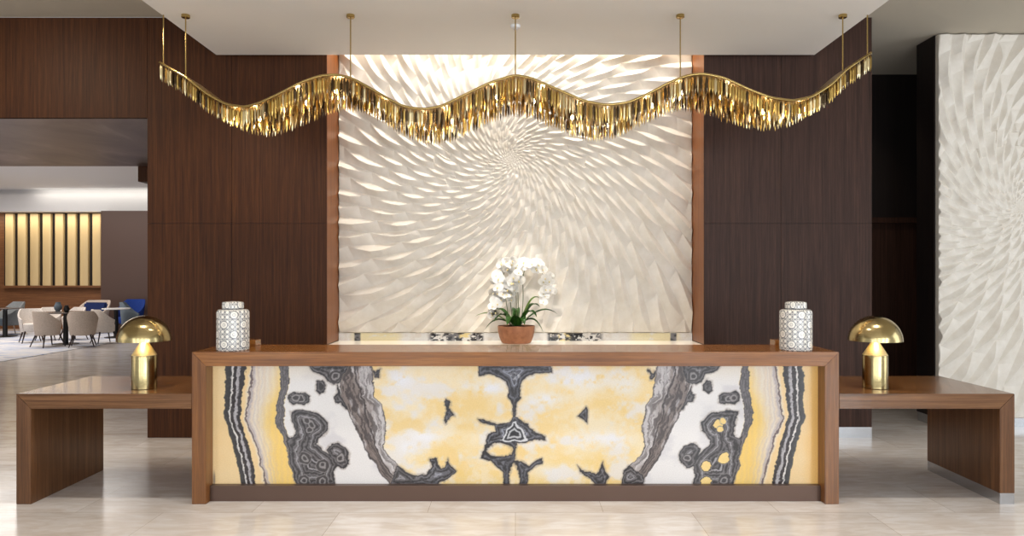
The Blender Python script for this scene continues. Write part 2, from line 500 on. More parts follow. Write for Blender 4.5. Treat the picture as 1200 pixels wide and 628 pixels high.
def onyx_colour(x, y):
    """x, y in photo pixels over the slab (248-962, 430-571); bookmatched about x = 604"""
    right = x > 604
    sd = np.where(right, 1.0, 0.0)
    nz1 = fbm(x / 9, y / 9, 21); nz2 = fbm(x / 9, y / 9, 31); fine = fbm(x / 2.2, y / 2.2, 41, 3)
    mxx = 604 - np.abs(x - 604)
    mx = mxx + (nz1 - .5) * 5 + (fine - .5) * 2.4; my = y + (nz2 - .5) * 5 + (fine - .5) * 2
    I = lambda pts: np.interp(my, [p[1] for p in pts], [p[0] for p in pts])
    soft = fbm(x / 26, y / 20, 51, 5); soft2 = fbm(x / 40 + 7, y / 28, 61, 5); mott = fbm(x / 6, y / 6, 71, 4)
    # honey ground with milky patches
    col = mixc(np.broadcast_to(C(248, 216, 150), x.shape + (3,)), C(250, 232, 196), sstep(.30, .70, soft2 + .25 * (mott - .5)))
    col = mixc(col, C(246, 210, 124), sstep(490, 571, y) * .55 * sstep(.35, .6, mott))
    col = mixc(col, C(238, 234, 234), sstep(.48, .72, soft + .25 * (mott - .5)) * .8)
    for (ax, ay, rx, ry, k) in ((470, 447, 14, 10, 1), (576, 457, 24, 9, 1), (500, 515, 26, 9, .9), (478, 528, 12, 10, .8),
                                (640, 470, 26, 8, .9), (690, 447, 40, 12, .9), (712, 518, 34, 10, .9), (735, 455, 18, 14, .7), (640, 556, 20, 8, .5)):
        q = ((x - ax) / rx) ** 2 + ((y - ay) / ry) ** 2
        col = mixc(col, C(243, 242, 246), np.exp(-q) * k * sstep(.25, .65, mott + .1))
    # diagonal grey streak
    DL = I([(396, 430), (398, 455), (404, 478), (411, 492), (420, 513), (430, 533), (443, 555), (456, 572)])
    DR = I([(437, 430), (438, 445), (440, 468), (449, 477), (453, 500), (450, 525), (456, 538), (468, 550), (478, 572)])
    B4L = I([(327, 430), (328, 455), (322.5, 480), (322, 497), (330, 515), (336, 530), (339, 549), (347, 572)])
    B4R = I([(337.5, 430), (337, 460), (333, 480), (332, 497), (338, 520), (342, 540), (350, 572)])
    wht = mixc(np.broadcast_to(C(240, 236, 234), x.shape + (3,)), C(222, 218, 220), sstep(.5, .75, soft))
    wht = mixc(wht, C(238, 226, 206), sstep(455, 430, y) * .6)
    zw = sstep(0, 1.2, mx - B4R) * sstep(1.2, 0, mx - DL - 2)
    col = mixc(col, wht, zw)
    t = (mx - DL) / (DR - DL)
    along = fbm(t * 9 + 3, y / 16 + t * 2, 81, 4); along2 = fbm(t * 22 + 1.5 * nz1, y / 12, 91, 4)
    sc = mixc(np.broadcast_to(C(134, 120, 114), x.shape + (3,)), C(206, 200, 200), sstep(.32, .8, t + (along - .5) * .9))
    sc = mixc(sc, C(66, 58, 58), sstep(.44, .58, along2) * (.95 - .55 * np.clip(t, 0, 1)))
    sc = mixc(sc, C(224, 218, 218), sstep(.6, .72, along) * .6)
    midl = np.abs(t - .52 - .06 * np.sin(y / 9)) * (DR - DL)
    sc = mixc(sc, C(60, 52, 52), sstep(1.6, .4, midl) * .9)
    ed = np.minimum(mx - DL, DR - mx)
    sc = mixc(sc, C(70, 64, 66), sstep(2.0, .5, ed) * .85)
    col = mixc(col, sc, sstep(-.5, .5, ed))
    # outer striped zone
    B1 = I([(263.4, 430), (262, 492), (272, 524), (281, 572)]); B2 = I([(287, 430), (281, 492), (292, 531), (300, 572)])
    L3 = I([(295.5, 430), (288, 494), (301.7, 531), (311.5, 572)])
    s = (mx - L3) / (B4L - L3)
    z = mixc(np.broadcast_to(C(240, 228, 210), x.shape + (3,)), C(251, 212, 118), sstep(.2, .9, s + (y - 500) / 160))
    z = mixc(z, C(246, 214, 160), sstep(0, -.15, s))
    stripes = .5 + .5 * np.sin((mx - L3) * 1.55 + 2 * fbm(x / 20, y / 30, 15))
    z = mixc(z, C(190, 178, 186), stripes * np.clip(1 - s * 1.5, 0, 1) * (s > 0) * .55)
    z = mixc(z, C(225, 190, 150), (.5 + .5 * np.sin(mx * .9)) * .22 * (s > 0))
    z = mixc(z, C(104, 88, 90), sstep(1.6, .5, np.abs(mx - L3)) * .95)
    z = mixc(z, C(176, 166, 172), sstep(1.6, .3, np.abs(mx - L3 - 2.6)) * .8)
    pe = mixc(np.broadcast_to(C(247, 218, 168), x.shape + (3,)), C(240, 190, 112), sd * sstep(940, 962, x) * .9 + .25 * soft)
    z = mixc(z, pe, sstep(1, -1, mx - B1))
    wb = (mx - B1) / (B2 - B1)
    prof = [(0, C(64, 62, 62)), (.30, C(52, 48, 48)), (.33, C(232, 226, 222)), (.40, C(232, 226, 222)), (.43, C(40, 32, 32)), (.60, C(52, 42, 42)),
            (.63, C(196, 191, 194)), (.76, C(170, 165, 168)), (.80, C(52, 45, 46)), (1.0, C(44, 38, 40))]
    bnd = np.stack([np.interp(wb, [p[0] for p in prof], [p[1][k] for p in prof]) for k in range(3)], -1)
    bnd = mixc(bnd, C(96, 94, 96), sstep(.55, .75, fine) * .4)
    z = mixc(z, bnd, sstep(-.03, .02, wb) * sstep(1.03, .98, wb))
    z = mixc(z, C(120, 108, 100), sstep(3.0, .5, np.hypot((x - 250) / 2, (y - 566) / 14) * 3) * .8)
    col = mixc(col, z, sstep(.6, -.6, mx - B4L))
    # contour band
    e = np.minimum(mx - B4L, B4R - mx)
    bc = mixc(np.broadcast_to(C(126, 120, 122), x.shape + (3,)), C(60, 56, 58), sstep(1.6, .4, e) + .5 * sstep(.5, .7, fine))
    bc = mixc(bc, C(84, 80, 84), .5 + .5 * np.sin(e * 2.4))
    col = mixc(col, bc, sstep(-.5, .4, e))
    # agate bodies
    bodies = [
        [(340, 485), (352, 483), (372, 486), (384, 498), (383, 508), (374, 518), (372, 523), (380, 531), (391, 541), (395, 548), (391, 560), (394, 573),
         (347, 573), (341, 548), (337, 528), (334, 514), (340, 517), (346, 512), (343, 500)],
        [(338, 466), (342, 461.5), (352, 462), (358, 462), (363, 467), (362, 474), (356, 477), (344, 476.5), (339, 473)],
        [(383, 530), (390, 524), (396, 522), (404, 527), (409, 535), (408, 547), (401, 553), (393, 550), (388, 540)],
        [(359, 428), (366, 436), (378, 441), (383, 449), (389, 452), (396, 452), (401, 447), (404, 438), (408, 428)],
        [(371, 448), (377, 446), (381, 452), (380, 460), (375, 464), (370, 459)],
        [(394, 452), (398, 460), (403, 472), (408, 484), (404, 483), (399, 474), (393, 474), (391, 466), (395, 462)],
        [(466, 549), (485, 561), (500, 561), (506, 553), (507, 546), (502, 540), (511, 539.5), (513, 548), (517, 553), (524, 550), (526.5, 542),
         (529.5, 549.5), (535.5, 555), (530, 562), (518, 568), (512, 573), (456, 573)],
        [(524.5, 468.5), (528, 474), (526.5, 482), (533, 490), (528, 493), (524, 499), (520.5, 496.5), (523, 484)],
        [(560, 428), (562, 442), (572, 440.5), (585, 443), (594.5, 449), (598, 458), (597, 468), (601, 474), (602.7, 482), (602.7, 491), (597, 497.5),
         (585, 499.5), (561, 493.5), (566, 499), (580, 502), (582, 508), (573, 513), (570, 521), (568.5, 531), (564.5, 541), (575, 544), (584, 552),
         (590.5, 558), (591.5, 573), (598.5, 573), (599.5, 557), (602, 549), (604, 547), (614, 547), (614, 428)],
        [(437, 436), (441, 439), (447, 434), (444, 446), (440, 446)],
    ]
    D = np.full(x.shape, -99.0)
    for k, P in enumerate(bodies):
        if k == 6:      # the right-hand twig is a smaller tooth
            dl = poly_sd(mx, my, P)
            dr = poly_sd(x + (nz1 - .5) * 3, my, [(678, 550), (684, 556), (692, 556), (701, 559), (706, 551), (708, 545), (711, 555), (716, 562), (712, 573), (700, 573), (692, 564), (682, 558)])
            dr2 = poly_sd(mx, my, [(452, 560), (468, 550), (476, 556), (478, 573), (452, 573)])
            d = np.where(right, np.maximum(dr, dr2), dl)
        elif k == 7:
            d = np.where(right, poly_sd(x + (nz1 - .5) * 2, my, [(689, 479), (691, 483), (690, 499), (684, 494), (678, 490), (684, 486)]), poly_sd(mx, my, P))
        elif k == 8:    # the middle growth: the right half has a low spur and an open loop
            dr = poly_sd(mx, my, [(560, 428), (559, 440), (570, 438.5), (585, 442), (594.5, 449), (598, 458), (597, 468), (601, 474), (602.7, 482), (602.7, 491), (597, 496),
                                  (588, 500), (582, 509), (567, 514.5), (567, 519.5), (580, 518), (591, 521.5), (601.5, 523), (602.5, 543), (594, 545), (586, 549.5), (577, 542.5),
                                  (569.5, 541), (571, 547), (579, 551), (588, 556), (590, 573), (598, 573), (599.5, 557), (602, 549), (604, 547), (614, 547), (614, 428)])
            d = np.where(right, dr, poly_sd(mx, my, P))
        else:
            d = poly_sd(mx, my, P)
        D = np.maximum(D, d)
    # openings
    for (hx, hy, rx, ry) in ((587, 531, 15.5, 8.5), (604, 562, 6, 16), (338, 500, 3.0, 13)):
        q = (1 - np.hypot((mx - hx) / rx, (my - hy) / ry)) * min(rx, ry)
        D = np.where(right & (hx == 587), D, np.minimum(D, -q))
    ph = D * 1.15 + 5.5 * fbm(x / 11, y / 11, 101, 3)
    bands = .5 + .5 * np.sin(ph * 1.35)
    tone = mixc(np.broadcast_to(C(50, 46, 47), x.shape + (3,)), C(120, 115, 117), sstep(.25, .95, bands) * (.45 + .55 * soft) + .35 * sstep(.5, .7, fine))
    tone = mixc(tone, C(190, 186, 190), sstep(.90, .985, .5 + .5 * np.sin(ph * .55 + 1)) * .75)
    cold = sstep(470, 540, mxx)
    tone = mixc(tone, tone * C(.94, .98, 1.04), cold)
    tone = mixc(tone, C(44, 42, 46), sstep(1.9, .6, D))
    col = mixc(col, C(150, 136, 126), sstep(-2.6, 0, D) * .55)
    col = mixc(col, tone, sstep(-.4, .5, D))
    # eyes: concentric rings; on the right half several are open to the honey ground
    for (ex, ey, R, hol) in ((364, 500, 7.5, 1), (358.5, 496, 4.5, 1), (362, 506.5, 5, 1), (357, 541, 8.5, 1), (378, 549, 8.5, 1), (356, 567, 8.5, 0),
                             (378, 568, 8.5, 1), (393, 443, 8, 0), (352, 469.5, 5.5, 0), (400, 540, 6, 0), (346, 469.5, 5.5, 0)):
        rr = np.hypot(mxx - ex + (fine - .5) * 2.4 + (nz2 - .5) * 5, y - ey + (nz1 - .5) * 6)
        ring = .5 + .5 * np.cos(rr * 1.35 + .8 + 1.5 * nz2)
        tn = mixc(np.broadcast_to(C(66, 61, 62), x.shape + (3,)), C(166, 160, 160), sstep(.3, .98, ring) * .85)
        if hol:
            hole = right & (rr < R * .72)
            tn = np.where(hole[..., None], C(250, 218, 142), tn)
        col = mixc(col, tn, sstep(R, R - 1, rr))
    # pale shield with a dark heart in the middle knot
    q = poly_sd(mxx + (nz1 - .5) * 4 + (fine - .5) * 2, y + (nz2 - .5) * 5, [(588, 519), (592, 513), (594, 506), (600, 503), (602, 497), (616, 494), (616, 518), (600, 521)])
    sh = np.stack([np.interp(q, [-.6, 0, 1.4, 2.0, 3.6, 4.2, 5.4, 6.4, 8], [90, 214, 222, 60, 44, 176, 206, 60, 40]) + k for k in (0, 0, 4)], -1)
    col = mixc(col, sh, sstep(-.8, 0, q))
    col = mixc(col, C(226, 226, 230), sstep(.6, .2, np.hypot((mxx - 604) / 8, (y - 443) / 5) - .4) * (.6 * sstep(.4, .6, fine)))
    return col


def stone_grid(name, x0, x1, z0, z1, y, t, nx, nz, fn, m, parent=None, horizontal=False):
    """slab with real thickness t whose front carries the computed veining; fn takes world X, Z arrays"""
    xs = np.linspace(x0, x1, nx); zs = np.linspace(z0, z1, nz)
    X, Z = np.meshgrid(xs, zs)
    col = np.clip(fn(X, Z), 0, 255) / 255
    lc = np.where(col <= .04045, col / 12.92, ((col + .055) / 1.055) ** 2.4)
    V = np.stack([X, np.full_like(X, y), Z], -1).reshape(-1, 3)
    idx = np.arange(nx * nz).reshape(nz, nx)
    q = np.stack([idx[:-1, :-1], idx[:-1, 1:], idx[1:, 1:], idx[1:, :-1]], -1).reshape(-1, 4).tolist()
    n0 = len(V); V = np.vstack([V, [[x0, y + t, z0], [x1, y + t, z0], [x1, y + t, z1], [x0, y + t, z1]]])
    q += [[n0, n0 + 3, n0 + 2, n0 + 1], list(idx[0, ::-1]) + [n0, n0 + 1], list(idx[-1, :]) + [n0 + 2, n0 + 3],
          list(idx[:, 0]) + [n0 + 3, n0], list(idx[::-1, -1]) + [n0 + 1, n0 + 2]]
    me = bpy.data.meshes.new(name); me.from_pydata(V.tolist(), [], q); me.update()
    a = me.attributes.new('stone', 'FLOAT_COLOR', 'POINT')
    buf = np.ones((len(V), 4)); buf[:n0, :3] = lc.reshape(-1, 3); buf[n0:, :3] = (.8, .62, .32)
    a.data.foreach_set('color', buf.reshape(-1).astype(np.float32))
    return link(name, me, m, parent)


# ------------------------------------------------------------------ reception desk
YD = 4.97; HD = 1.075; WD = 2.285; TS = .10; YB = 5.50
desk = empty('reception_desk', (0, YD, 0))
tag(desk, 'long walnut reception desk with backlit onyx front and bronze plinth', 'reception desk')
dy = lambda y: y - YD


def mitred_top():
    bm = bmesh.new()
    P = [(-WD, HD), (WD, HD), (WD - TS, HD - TS), (-WD + TS, HD - TS)]
    f = [bm.verts.new((x, 0, z)) for x, z in P]; b = [bm.verts.new((x, YB - YD, z)) for x, z in P]
    bm.faces.new(f); bm.faces.new(b[::-1])
    for k in range(4): bm.faces.new((f[k], b[k], b[(k + 1) % 4], f[(k + 1) % 4]))
    bmesh.ops.bevel(bm, geom=list(bm.edges), offset=.0025, segments=2, affect='EDGES')
    return bm


def mitred_side(s):
    bm = bmesh.new()
    P = [(s * WD, 0), (s * WD, HD), (s * (WD - TS), HD - TS), (s * (WD - TS), 0)]
    f = [bm.verts.new((x, 0, z)) for x, z in P]; b = [bm.verts.new((x, YB - YD, z)) for x, z in P]
    bm.faces.new(f); bm.faces.new(b[::-1])
    for k in range(4): bm.faces.new((f[k], b[k], b[(k + 1) % 4], f[(k + 1) % 4]))
    bmesh.ops.bevel(bm, geom=list(bm.edges), offset=.0025, segments=2, affect='EDGES')
    return bm


obj('countertop', mitred_top(), M['desk_wood_x'], desk)
for s in (-1, 1): obj('side_panel', mitred_side(s), M['desk_wood_z'], desk)
obj('plinth', BX(-WD + TS, WD - TS, dy(5.035), dy(5.2), 0, .112, .002), M['bronze'], desk)
yo = 5.085
fo = lambda X, Z: onyx_colour(248.5 + (X + WD - TS) / (2 * (WD - TS)) * (962 - 248.5), 571 - (Z - .112) / (HD - TS - .112) * (571 - 428.5))
stone_grid('onyx_panel', -WD + TS, WD - TS, .112, HD - TS, dy(yo), .03, 1150, 235, fo, M['onyx'], desk)
obj('back_panel', BX(-WD + TS, WD - TS, dy(5.20), dy(5.24), 0, HD - TS), M['desk_wood_x'], desk)
for s, a, b in ((-1, -2.25, -1.985), (1, 1.985, 2.25)):
    obj('riser', BX(a, b, dy(5.38), dy(5.49), HD, HD + .045, .003), M['desk_wood_x'], desk)

# ------------------------------------------------------------------ side tables
HT = .780; TT = .106; XT = 3.525


def side_table(sgn, label, steel):
    t = empty('side_table', (sgn * 2.9, YD, 0)); tag(t, label, 'table', 'walnut tables flanking the desk')
    ox = sgn * 2.9; D = .875
    lo, hi = sgn * (WD + .002) - ox, sgn * XT - ox
    P = [(lo, HT), (hi, HT), (hi - sgn * TT, HT - TT), (lo, HT - TT)]
    bm = bmesh.new(); f = [bm.verts.new((x, 0, z)) for x, z in P]; b = [bm.verts.new((x, D, z)) for x, z in P]
    bm.faces.new(f); bm.faces.new(b[::-1])
    for k in range(4): bm.faces.new((f[k], b[k], b[(k + 1) % 4], f[(k + 1) % 4]))
    bmesh.ops.bevel(bm, geom=list(bm.edges), offset=.0025, segments=2, affect='EDGES')
    obj('tabletop', bm, M['table_wood_x'], t)
    zb = .078 if steel else 0
    P = [(hi, zb), (hi, HT), (hi - sgn * TT, HT - TT), (hi - sgn * TT, zb)]
    bm = bmesh.new(); f = [bm.verts.new((x, 0, z)) for x, z in P]; b = [bm.verts.new((x, D, z)) for x, z in P]
    bm.faces.new(f); bm.faces.new(b[::-1])
    for k in range(4): bm.faces.new((f[k], b[k], b[(k + 1) % 4], f[(k + 1) % 4]))
    bmesh.ops.bevel(bm, geom=list(bm.edges), offset=.0025, segments=2, affect='EDGES')
    obj('leg', bm, M['table_wood_z'], t)
    if steel:
        a, b_ = sorted((hi, hi - sgn * TT))
        tag(obj('foot_plinth', BX(a + .002, b_ - .002, .002, D - .002, 0, zb), M['steel'], t), 'brushed steel foot strip')
    # inner support against the desk
    a, b_ = sorted((lo, lo + sgn * .04))
    obj('support_panel', BX(a, b_, .55, D, 0, HT - TT), M['table_wood_z'], t)


side_table(-1, 'low walnut waterfall table at the left end of the desk, wood to the floor', False)
side_table(1, 'low walnut waterfall table at the right end of the desk, on a steel foot strip', True)

# ------------------------------------------------------------------ dome lamps
def dome_lamp():
    t = empty('table_lamp')
    bm = lathe(bmesh.new(), [(0, 0), (.084, 0), (.087, .003), (.087, .243), (.086, .246), (0, .246)], 64)
    obj('lamp_base', bm, M['lamp_brass'], t, 30)
    bm = lathe(bmesh.new(), [(0, .246), (.086, .2465), (.026, .345), (.026, .40), (0, .40)], 64)
    obj('lamp_neck', bm, M['brass_lit'], t, 30)
    R = .186; prof = [(R * math.cos(a), .352 + R * math.sin(a)) for a in np.linspace(0, PI / 2, 22)]
    inner = [((R - .004) * math.cos(a), .352 + (R - .004) * math.sin(a)) for a in np.linspace(PI / 2, 0, 22)]
    prof[-1] = (0, prof[-1][1]); inner[0] = (0, inner[0][1])
    bm = lathe(bmesh.new(), prof, 96); bm2 = bm
    lathe(bm, inner, 96)
    ring = lathe(bm, [(R - .004, .352), (R, .352)], 96)
    bmesh.ops.remove_doubles(bm, verts=bm.verts, dist=.0002)
    obj('lamp_shade', bm, M['lamp_brass'], t, 40)
    bm = bmesh.new(); bmesh.ops.create_uvsphere(bm, u_segments=16, v_segments=10, radius=.028, matrix=Matrix.Translation((0, 0, .428)))
    obj('bulb', bm, M['bulb'], t, 60)
    return t


M['brass_lit'] = brass('lit brass neck', (224, 208, 160), .5)  # lamp glow on the neck painted in as a paler brass
lamp_pos = [(-2.752, 5.22), (2.672, 5.23)]
lab = ['brass mushroom table lamp standing on the left walnut table', 'brass mushroom table lamp standing on the right walnut table']
proto = None
for (x, y), L_ in zip(lamp_pos, lab):
    o = dome_lamp() if proto is None else copy_tree(proto)
    proto = proto or o
    o.location = (x, y, HT); tag(o, L_, 'lamp', 'brass dome lamps beside the desk')
    d = bpy.data.lights.new('lamp_light', 'POINT'); d.energy = 2.6; d.color = WARM; d.shadow_soft_size = .03
    l = bpy.data.objects.new('lamp_light', d); COL.objects.link(l); l.location = (x + .0, y - .06, HT + .41); d.color = (1, .92, .8)

# ------------------------------------------------------------------ patterned jars
mj = mat('white jar with grey lattice', (236, 234, 228), .22, coat=.4); T = NT(mj); M['jar'] = mj
tc = T.n('ShaderNodeTexCoord'); sp = T.n('ShaderNodeSeparateXYZ'); T.l(tc.outputs['Object'], sp.inputs[0])
ang = T.math('ARCTAN2', sp.outputs[1], sp.outputs[0]); U = T.math('MULTIPLY', ang, 10 / (2 * PI)); V_ = T.math('DIVIDE', sp.outputs[2], .070)


def line(u, ku, v, kv, wd):
    s = T.math('ADD', T.math('MULTIPLY', u, ku), T.math('MULTIPLY', v, kv))
    fr = T.math('ABSOLUTE', T.math('SUBTRACT', T.math('FRACT', s), .5))
    return T.math('LESS_THAN', fr, wd)


g = None
for ku, kv, wd in ((2, 0, .05), (0, 2, .05), (2, 2, .085), (2, -2, .085)):
    q = line(U, ku, V_, kv, wd); g = q if g is None else T.math('MAXIMUM', g, q)


def disc(offu, offv, period, r):
    fu = T.math('SUBTRACT', T.math('FRACT', T.math('DIVIDE', T.math('ADD', U, offu), period)), .5)
    fv = T.math('SUBTRACT', T.math('FRACT', T.math('DIVIDE', T.math('ADD', V_, offv), period)), .5)
    rr = T.math('SQRT', T.math('ADD', T.math('MULTIPLY', fu, fu), T.math('MULTIPLY', fv, fv)))
    return T.math('MULTIPLY', rr, period)


r1 = T.math('MINIMUM', disc(0.35, 0.3, 2, 0), disc(1.35, 1.3, 2, 0))
ins = T.math('LESS_THAN', r1, .37); outl = T.math('LESS_THAN', T.math('ABSOLUTE', T.math('SUBTRACT', r1, .39)), .04)
g = T.math('MAXIMUM', T.math('MULTIPLY', g, T.math('SUBTRACT', 1, ins)), outl)
g = T.math('MAXIMUM', g, T.math('LESS_THAN', T.math('ABSOLUTE', T.math('SUBTRACT', r1, .13)), .018))
T.l(T.mix(g, (226, 222, 213), (104, 106, 112)), T.p.inputs['Base Color'])


def jar():
    t = empty('ginger_jar')
    R = .113
    bm = lathe(bmesh.new(), [(0, 0), (R - .006, 0), (R, .006), (R, .272), (R - .004, .286), (R - .014, .294), (.070, .297), (.066, .304), (0, .304)], 64)
    obj('jar_body', bm, M['jar'], t, 35)
    bm = lathe(bmesh.new(), [(.072, .301), (.075, .304), (.075, .338), (.070, .347), (.045, .352), (0, .354)], 48)
    bmesh.ops.contextual_create(bm, geom=[e for e in bm.edges if e.is_boundary])
    obj('lid', bm, M['jar'], t, 35)
    return t


proto = None
for x, y, rz, L_ in ((-2.05, 5.11, .35, 'white lidded jar with grey lattice pattern at the left end of the desk'),
                     (2.035, 5.11, 1.15, 'white lidded jar with grey lattice pattern at the right end of the desk')):
    o = jar() if proto is None else copy_tree(proto)
    proto = proto or o
    o.location = (x, y, HD); o.rotation_euler.z = rz
    tag(o, L_, 'jar', 'lattice jars on the desk')

# ------------------------------------------------------------------ niche ledge with onyx strip
M['ledge'] = mat('polished white onyx ledge', (244, 236, 222), .08, emit=(255, 240, 212), es=.2)
led = obj('niche_ledge', BX(-1.872, 1.872, -.2, .26, -.0, .022, .002), M['ledge']); led.location = (0, 7.2, .9)
tag(led, 'polished pale stone ledge in the niche, carrying the potted orchid', 'ledge')


def strip_colour(X, Z):
    x = CX + X * F / Y_PANEL; y = 395 + (Z - .06) * -100
    n = fbm(x / 7, Z * 26, 201); n2 = fbm(x / 3, Z * 60, 211); s = np.abs(x - 604)
    col = mixc(np.broadcast_to(C(240, 236, 230), x.shape + (3,)), C(232, 224, 214), sstep(.4, .7, n))
    col = mixc(col, C(242, 228, 186), sstep(128, 142, s) * sstep(196, 184, s) * sstep(.3, .5, n + .15))
    dk = sstep(36, 40, s) * sstep(104, 96, s) * sstep(.40, .48, n2 + .12 * np.sin(s / 5))
    dk = np.maximum(dk, sstep(180, 182, s) * sstep(189, 187, s))
    col = mixc(col, mixc(np.broadcast_to(C(48, 46, 48), x.shape + (3,)), C(130, 128, 130), sstep(.4, .7, n)), dk)
    col = mixc(col, C(244, 222, 160), sstep(9, 6, np.abs(s - 58)) * sstep(.45, .6, n))
    return col


up = stone_grid('onyx_upstand', -1.868, 1.868, .022, .104, .242, .017, 600, 16, strip_colour, M['onyx_strip']); up.location = (0, 7.2, .9)
tag(up, 'low onyx strip with black markings standing on the niche ledge below the carved panel', 'upstand')

# ------------------------------------------------------------------ potted orchid
M['bowl'] = mat('terracotta brown bowl', (160, 104, 70), .5); T = NT(M['bowl'])
n = T.noise(T.coords((1, 1, 1)), 18, 5); T.l(T.ramp(n, [(.3, (140, 88, 58)), (.7, (176, 118, 82))]), T.p.inputs['Base Color'])
M['soil'] = fabric('dark bark soil', (58, 44, 32))
M['leaf'] = mat('orchid leaf', (48, 96, 34), .35); T = NT(M['leaf'])
n = T.noise(T.coords((1, 1, 1)), 14, 3); T.l(T.ramp(n, [(.3, (32, 72, 24)), (.7, (76, 128, 46))]), T.p.inputs['Base Color'])
M['leaf_pale'] = mat('pale orchid leaf', (120, 154, 66), .4)
M['stem'] = mat('orchid stem', (84, 96, 52), .5)
M['petal'] = mat('white orchid petal', (250, 248, 244), .5, trans=0.0)
M['petal'].node_tree.nodes['Principled BSDF'].inputs['Subsurface Weight'].default_value = .0
M['petal'].node_tree.nodes['Principled BSDF'].inputs['Subsurface Radius'].default_value = (.02, .02, .02)
M['lip'] = mat('yellow orchid lip', (238, 220, 160), .5)
oy = 7.19
orch = empty('potted_orchid', (px(605, 400, oy)[0], oy, .922))
tag(orch, 'white phalaenopsis orchid in round terracotta bowl, centred behind the desk', 'plant')
bm = lathe(bmesh.new(), [(0, 0), (.13, 0), (.150, .008), (.172, .06), (.186, .12), (.190, .176), (.186, .180), (.180, .176), (.176, .150), (0, .150)], 56)
bmesh.ops.scale(bm, vec=(1, .86, 1), verts=bm.verts)
obj('bowl', bm, M['bowl'], orch, 40)
bm = lathe(bmesh.new(), [(.175, .148), (.15, .168), (.08, .178), (0, .18)], 32)
bmesh.ops.contextual_create(bm, geom=[e for e in bm.edges if e.is_boundary])
for v in bm.verts: v.co.z += random.uniform(-.004, .006) if v.co.z > .15 else 0
bmesh.ops.scale(bm, vec=(1, .86, 1), verts=bm.verts)
obj('soil', bm, M['soil'], orch, 60)


def leaf(a, ln, wd, rise, droop, m, base=(0, 0, .17), zc=0):
    bm = bmesh.new(); n = 10; rows = []
    d = Vector((math.cos(a), math.sin(a), 0)); sd = Vector((-d.y, d.x, 0))
    for i in range(n + 1):
        t = i / n; p = Vector(base) + d * (ln * t) + Vector((0, 0, rise * math.sin(t * PI * .62) - droop * t ** 2.4))
        w_ = wd * (math.sin(PI * min(1, t * .93 + .07)) ** .7) * (1 if i < n else .05)
        rows.append([bm.verts.new(p + sd * (w_ * k) + Vector((0, 0, abs(k) * w_ * .45))) for k in (-1, -.5, 0, .5, 1)])
    for A, B in zip(rows[:-1], rows[1:]):
        for k in range(4): bm.faces.new((A[k], A[k + 1], B[k + 1], B[k]))
    g_ = bmesh.ops.solidify(bm, geom=list(bm.faces), thickness=.003)
    obj('leaf', bm, m, orch, 60)


for a, ln, wd, rs, dr, m in ((PI - .1, .40, .030, .16, .05, 'leaf_pale'), (PI + .25, .30, .032, .12, .14, 'leaf'), (.12, .40, .034, .20, .06, 'leaf'),
                             (-.25, .26, .034, .14, .20, 'leaf'), (.55, .26, .04, .24, .03, 'leaf'), (-1.2, .20, .045, .14, .10, 'leaf'), (-1.95, .22, .045, .16, .12, 'leaf'),
                             (2.6, .26, .04, .20, .06, 'leaf'), (-.7, .24, .040, .20, .08, 'leaf'), (-2.5, .25, .040, .17, .1, 'leaf'), (1.6, .12, .04, .2, .04, 'leaf'),
                             (.35, .24, .03, .30, .0, 'leaf_pale')):
    leaf(a, ln, wd, rs, dr, M[m], (.03 * math.cos(a), .03 * math.sin(a), .168))


def petal(bm, ang, ln, wd, cup, mi=0):
    n = 5; rows = []
    for i in range(n + 1):
        t = i / n; w_ = wd * math.sin(PI * min(.97, .12 + t * .82)) ** .75
        c_ = Vector((0, -.004 - cup * t * t, ln * t))
        rows.append([c_ + Vector((w_ * k, -.25 * w_ * abs(k) * (1 - t), 0)) for k in (-1, 0, 1)])
    R_ = Matrix.Rotation(ang, 3, 'Y')
    vs = [[bm.verts.new(R_ @ p) for p in r_] for r_ in rows]
    for A, B in zip(vs[:-1], vs[1:]):
        for k in range(2):
            f = bm.faces.new((A[k], A[k + 1], B[k + 1], B[k])); f.material_index = mi


bm = bmesh.new()
for a, ln, wd in ((0, .045, .019), (2.2, .045, .019), (-2.2, .045, .019), (1.25, .050, .034), (-1.25, .050, .034)):
    petal(bm, a, ln, wd, .010 if wd < .03 else -.004)
bmesh.ops.solidify(bm, geom=list(bm.faces), thickness=.0012)
bmesh.ops.recalc_face_normals(bm, faces=bm.faces)
flower_me = bpy.data.meshes.new('flower'); bm.to_mesh(flower_me); bm.free(); flower_me.materials.append(M['petal'])
bm = bmesh.new()
bmesh.ops.create_icosphere(bm, subdivisions=2, radius=.008, matrix=Matrix.Translation((0, -.012, -.006)) @ Matrix.Diagonal((.8, 1.1, 1.2, 1)))
lip_me = bpy.data.meshes.new('lip'); bm.to_mesh(lip_me); bm.free(); lip_me.materials.append(M['lip'])
rr = random.Random(5)


